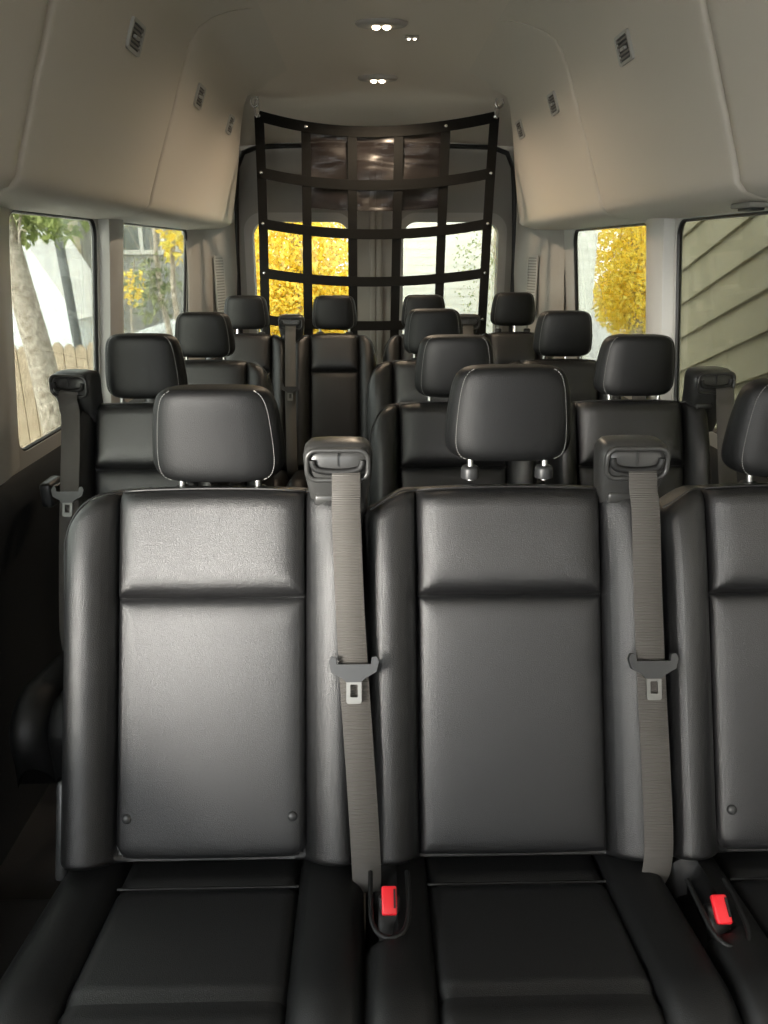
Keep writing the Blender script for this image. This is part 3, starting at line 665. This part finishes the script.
# ================================================================= OUTSIDE
GZ = -.75
bm = bmesh.new(); box(bm, (0, 10, GZ - .05), (90, 80, .1)); tag(obj('ground', bm, M['asphalt'], smooth=False), kind='structure')
def boarded(bm, x0, x1, z0, z1, y, step, th=.02, lap=.012):
    """lap boards: each one leans out at its lower edge"""
    z = z0
    while z < z1:
        zz = min(z + step, z1)
        v = [bm.verts.new(p) for p in ((x0, y - lap, z), (x1, y - lap, z), (x1, y, zz), (x0, y, zz), (x0, y + th, z), (x1, y + th, z), (x1, y + th, zz), (x0, y + th, zz))]
        for f in ((0, 1, 2, 3), (5, 4, 7, 6), (1, 5, 6, 2), (4, 0, 3, 7), (3, 2, 6, 7), (4, 5, 1, 0)): bm.faces.new([v[i] for i in f])
        z = zz
def house(name, label, x0, x1, y, depth, ztop, step, m, wins=(), roofm=None, lap=.012):
    root = tag(empty(name, ((x0 + x1) / 2, y, GZ)), label, 'house'); cx = (x0 + x1) / 2
    bm = bmesh.new(); boarded(bm, x0 - cx, x1 - cx, 0, ztop - GZ, 0, step, lap=lap); box(bm, (0, depth / 2 + .03, (ztop - GZ) / 2), (x1 - x0, depth, ztop - GZ)); obj('wall', bm, m, root, smooth=False)
    bm = bmesh.new(); H = ztop - GZ; hwid = (x1 - x0) / 2 + .3
    sec = [(-hwid, H), (0, H + hwid * .5), (hwid, H), (hwid, H + .1), (0, H + hwid * .5 + .1), (-hwid, H + .1)]
    loft(bm, [[Vector((a, yy, b)) for a, b in sec] for yy in (-.3, depth + .3)]); obj('roof', bm, M['dark_trim'], root, smooth=False)
    for (a, b, c, d) in wins:
        bm = bmesh.new(); plate(bm, [(a - cx, c - GZ), (b - cx, c - GZ), (b - cx, d - GZ), (a - cx, d - GZ)], [[(p - cx, q - GZ) for p, q in ((a + .07, c + .07), ((a + b) / 2 - .03, c + .07), ((a + b) / 2 - .03, d - .07), (a + .07, d - .07))], [(p - cx, q - GZ) for p, q in (((a + b) / 2 + .03, c + .07), (b - .07, c + .07), (b - .07, d - .07), ((a + b) / 2 + .03, d - .07))]], .10, lambda u, v, w: Vector((u, -.09 + w, v))); w = obj('window_frame', bm, M['white_trim'], root, smooth=False)
        bm = bmesh.new(); box(bm, ((a + b) / 2 - cx, -.04, (c + d) / 2 - GZ), (b - a - .05, .02, d - c - .05)); obj('pane', bm, M['houseglass'], w)
    return root
house('grey_house', 'pale grey boarded house with a white framed window, seen through the second left window', -4.75, -2.0, 13.3, 3, 2.9, .12, M['siding_grey'], [(-4.05, -3.30, 1.26, 1.76)])
root = tag(empty('white_garage', (-5.0, 10.0, GZ)), 'plain white garage wall with a falling roof edge behind the wooden fence', 'garage')
bm = bmesh.new(); plate(bm, [(-1.5, 0), (1.28, 0), (1.28, 1.25), (.68, 2.30), (-1.5, 2.30)], [], 1.5, lambda u, v, w: Vector((u, w, v))); obj('wall', bm, M['white_wall'], root, smooth=False)
bm = bmesh.new(); plate(bm, [(1.30, 1.22), (1.36, 1.26), (.71, 2.38), (-1.5, 2.38), (-1.5, 2.32), (.66, 2.32)], [], 1.6, lambda u, v, w: Vector((u, w - .06, v))); obj('roof_edge', bm, M['white_trim'], root, smooth=False)
house('cream_house', 'cream house with a white window behind the white garage', -6.9, -4.55, 11.9, 1.0, 2.1, .2, M['cream'], [(-4.98, -4.75, .95, 1.3)])
house('pale_house', 'pale boarded house behind the right rear door window', .1, 3.3, 16.0, 4, 3.4, .15, M['siding_light'])
house('corner_house', 'narrow pale boarded house beside the yellow tree in the right side window', 2.70, 3.08, 11.0, .5, 3.2, .13, M['siding_light'])
root = tag(empty('white_lean_to', (-2.2, 8.9, GZ)), 'low white sloping roof below the grey boarded house, second left window', 'roof')
bm = bmesh.new(); plate(bm, [(-.75, 0), (.75, 0), (.75, 1.42), (.2, 1.40), (-.75, 1.10)], [], 1.2, lambda u, v, w: Vector((u, w, v))); obj('roof', bm, M['white_wall'], root, smooth=False)
# fence of upright boards with dog-eared tops
root = tag(empty('wooden_fence', (-3.0, 7.0, GZ)), 'weathered wooden board fence beyond the first left window', 'fence')
bm = bmesh.new(); x = -1.6
while x < .55:
    w = .095; h = 1.28 + random.uniform(-.02, .02)
    plate(bm, [(x, 0), (x + w, 0), (x + w, h - .04), (x + w - .03, h), (x + .03, h), (x, h - .04)], [], .02, lambda u, v, q: Vector((u, q, v))); x += w + .008
obj('boards', bm, M['fence'], root, smooth=False)
bm = bmesh.new(); box(bm, (-.5, .04, .3), (2.1, .04, .09)); box(bm, (-.5, .04, 1.0), (2.1, .04, .09)); obj('rails', bm, M['fence'], root, smooth=False)
# dark post with bolts
root = tag(empty('utility_post', (-2.91, 8.0, GZ)), 'dark slanting metal post standing by the fence', 'post')
bm = bmesh.new(); tube(bm, [Vector((.0, 0, 0)), Vector((-.20, 0, 3.4))], .045, 10); obj('post', bm, M['dark_trim'], root)

def leaves(bm, c, rad, n, size, gap=1.0, surf=.0):
    for _ in range(n):
        d = Vector((random.gauss(0, 1), random.gauss(0, 1), random.gauss(0, 1))).normalized() * (random.random() ** .45)
        p = Vector(c) + Vector((d.x * rad[0], d.y * rad[1], d.z * rad[2]))
        a = Vector((random.uniform(-1, 1), random.uniform(-1, 1), random.uniform(-1.2, .3))).normalized(); b = a.orthogonal().normalized(); b.rotate(Matrix.Rotation(random.uniform(0, 6.28), 3, a)); q = a.cross(b) * .15
        s = size * random.uniform(.6, 1.3)
        v = [bm.verts.new(p), bm.verts.new(p + a * s * .5 + b * s * .28 + q * s), bm.verts.new(p + a * s), bm.verts.new(p + a * s * .5 - b * s * .28 + q * s)]
        bm.faces.new(v)
def tree(label, loc, h, r, blobs, m, n, size, lean=(0, 0), branches=5):
    root = tag(empty('tree', (loc[0], loc[1], GZ)), label, 'tree')
    bm = bmesh.new(); pts = [Vector((lean[0] * t * h, lean[1] * t * h, h * t)) + Vector((.06 * math.sin(7 * t), 0, 0)) for t in [i / 9 for i in range(10)]]
    tube(bm, pts, [r * (1.25 - .75 * i / 9) for i in range(10)], 14); obj('trunk', bm, M['bark'], root)
    bm = bmesh.new(); 
    for (c, rad) in blobs:
        for q in range(branches):
            a = pts[random.randint(4, 9)]; e = Vector(c) + Vector([random.uniform(-.8, .8) * rad[i] for i in range(3)])
            mid = (a + e) / 2 + Vector((0, 0, .15)); tube(bm, catmull([a, mid, e], 5), [r * .18 * (1 - .085 * i) for i in range(11)], 6)
    if blobs: obj('branches', bm, M['bark'], root)
    bm = bmesh.new()
    for (c, rad) in blobs: leaves(bm, c, rad, n, size)
    if blobs: obj('foliage', bm, m, root, smooth=False)
    return root
tree('thick rough barked tree close outside the first left window', (-2.22, 5.3), 4.2, .088, [((-.02, .2, 2.35), (.38, .35, .24))], M['leaf_green'], 900, .075, lean=(-.055, 0))
tree('slim tree with olive leaves in front of the grey boarded house', (-1.95, 7.6), 3.0, .03, [((-.12, 0, 1.75), (.26, .3, .34)), ((-.30, .1, 2.45), (.36, .3, .14))], M['leaf_olive'], 170, .085)
tree('small bright yellow sapling in front of the grey boarded house', (-2.42, 8.2), 2.0, .015, [((0, 0, 1.72), (.13, .14, .19))], M['leaf_yellow'], 170, .07, branches=3)
tree('thin yellow leaved tree at the rear edge of the second left window', (-1.72, 7.2), 2.6, .03, [((0, 0, 2.15), (.14, .14, .22))], M['leaf_yellow'], 90, .09, branches=3)
tree('large golden yellow tree filling the left rear door window', (-1.0, 11.5), 3.0, .10, [((-.1, 0, 2.0), (1.35, .9, 1.2)), ((.1, .3, 1.0), (1.2, .8, .8))], M['leaf_yellow'], 9000, .085)
tree('bare grey green tree beyond the right rear door window', (2.0, 12.5), 3.6, .05, [((0, 0, 2.0), (.75, .6, 1.2))], M['leaf_olive'], 1300, .05, branches=40)
tree('golden yellow tree filling the right side window', (4.35, 13.0), 3.4, .12, [((.05, 0, 2.2), (.95, .9, 1.3)), ((.3, .3, 1.3), (.9, .8, .7))], M['leaf_yellow'], 8000, .085)
bm = bmesh.new(); box(bm, (3.5, 10.2, GZ + .06), (5.2, 3.6, .12), bev=.03); tag(obj('lawn', bm, M['bud'], smooth=False), kind='structure')
# boarded wall close to the right side of the van; its boards run down to the rear
root = tag(empty('boarded_wall', (2.0, 3.2, 1.653)), 'taupe boarded wall with sloping boards close outside the right window', 'wall')
bm = bmesh.new()
ang = math.radians(-19.2)
d = Vector((0, math.cos(ang), math.sin(ang))); u = Vector((0, -math.sin(ang), math.cos(ang))); stp = .214
for k in range(-12, 9):
    q = [d * a + u * (k * stp + b) + Vector((o, 0, 0)) for a, b, o in ((-6.4, 0, -.022), (2.5, 0, -.022), (2.5, stp, 0), (-6.4, stp, 0), (-6.4, 0, .05), (2.5, 0, .05), (2.5, stp, .05), (-6.4, stp, .05))]
    v = [bm.verts.new(p) for p in q]
    for f in ((0, 1, 2, 3), (5, 4, 7, 6), (1, 5, 6, 2), (4, 0, 3, 7), (3, 2, 6, 7), (4, 5, 1, 0)): bm.faces.new([v[i] for i in f])
obj('boards', bm, M['siding_taupe'], root, smooth=False)
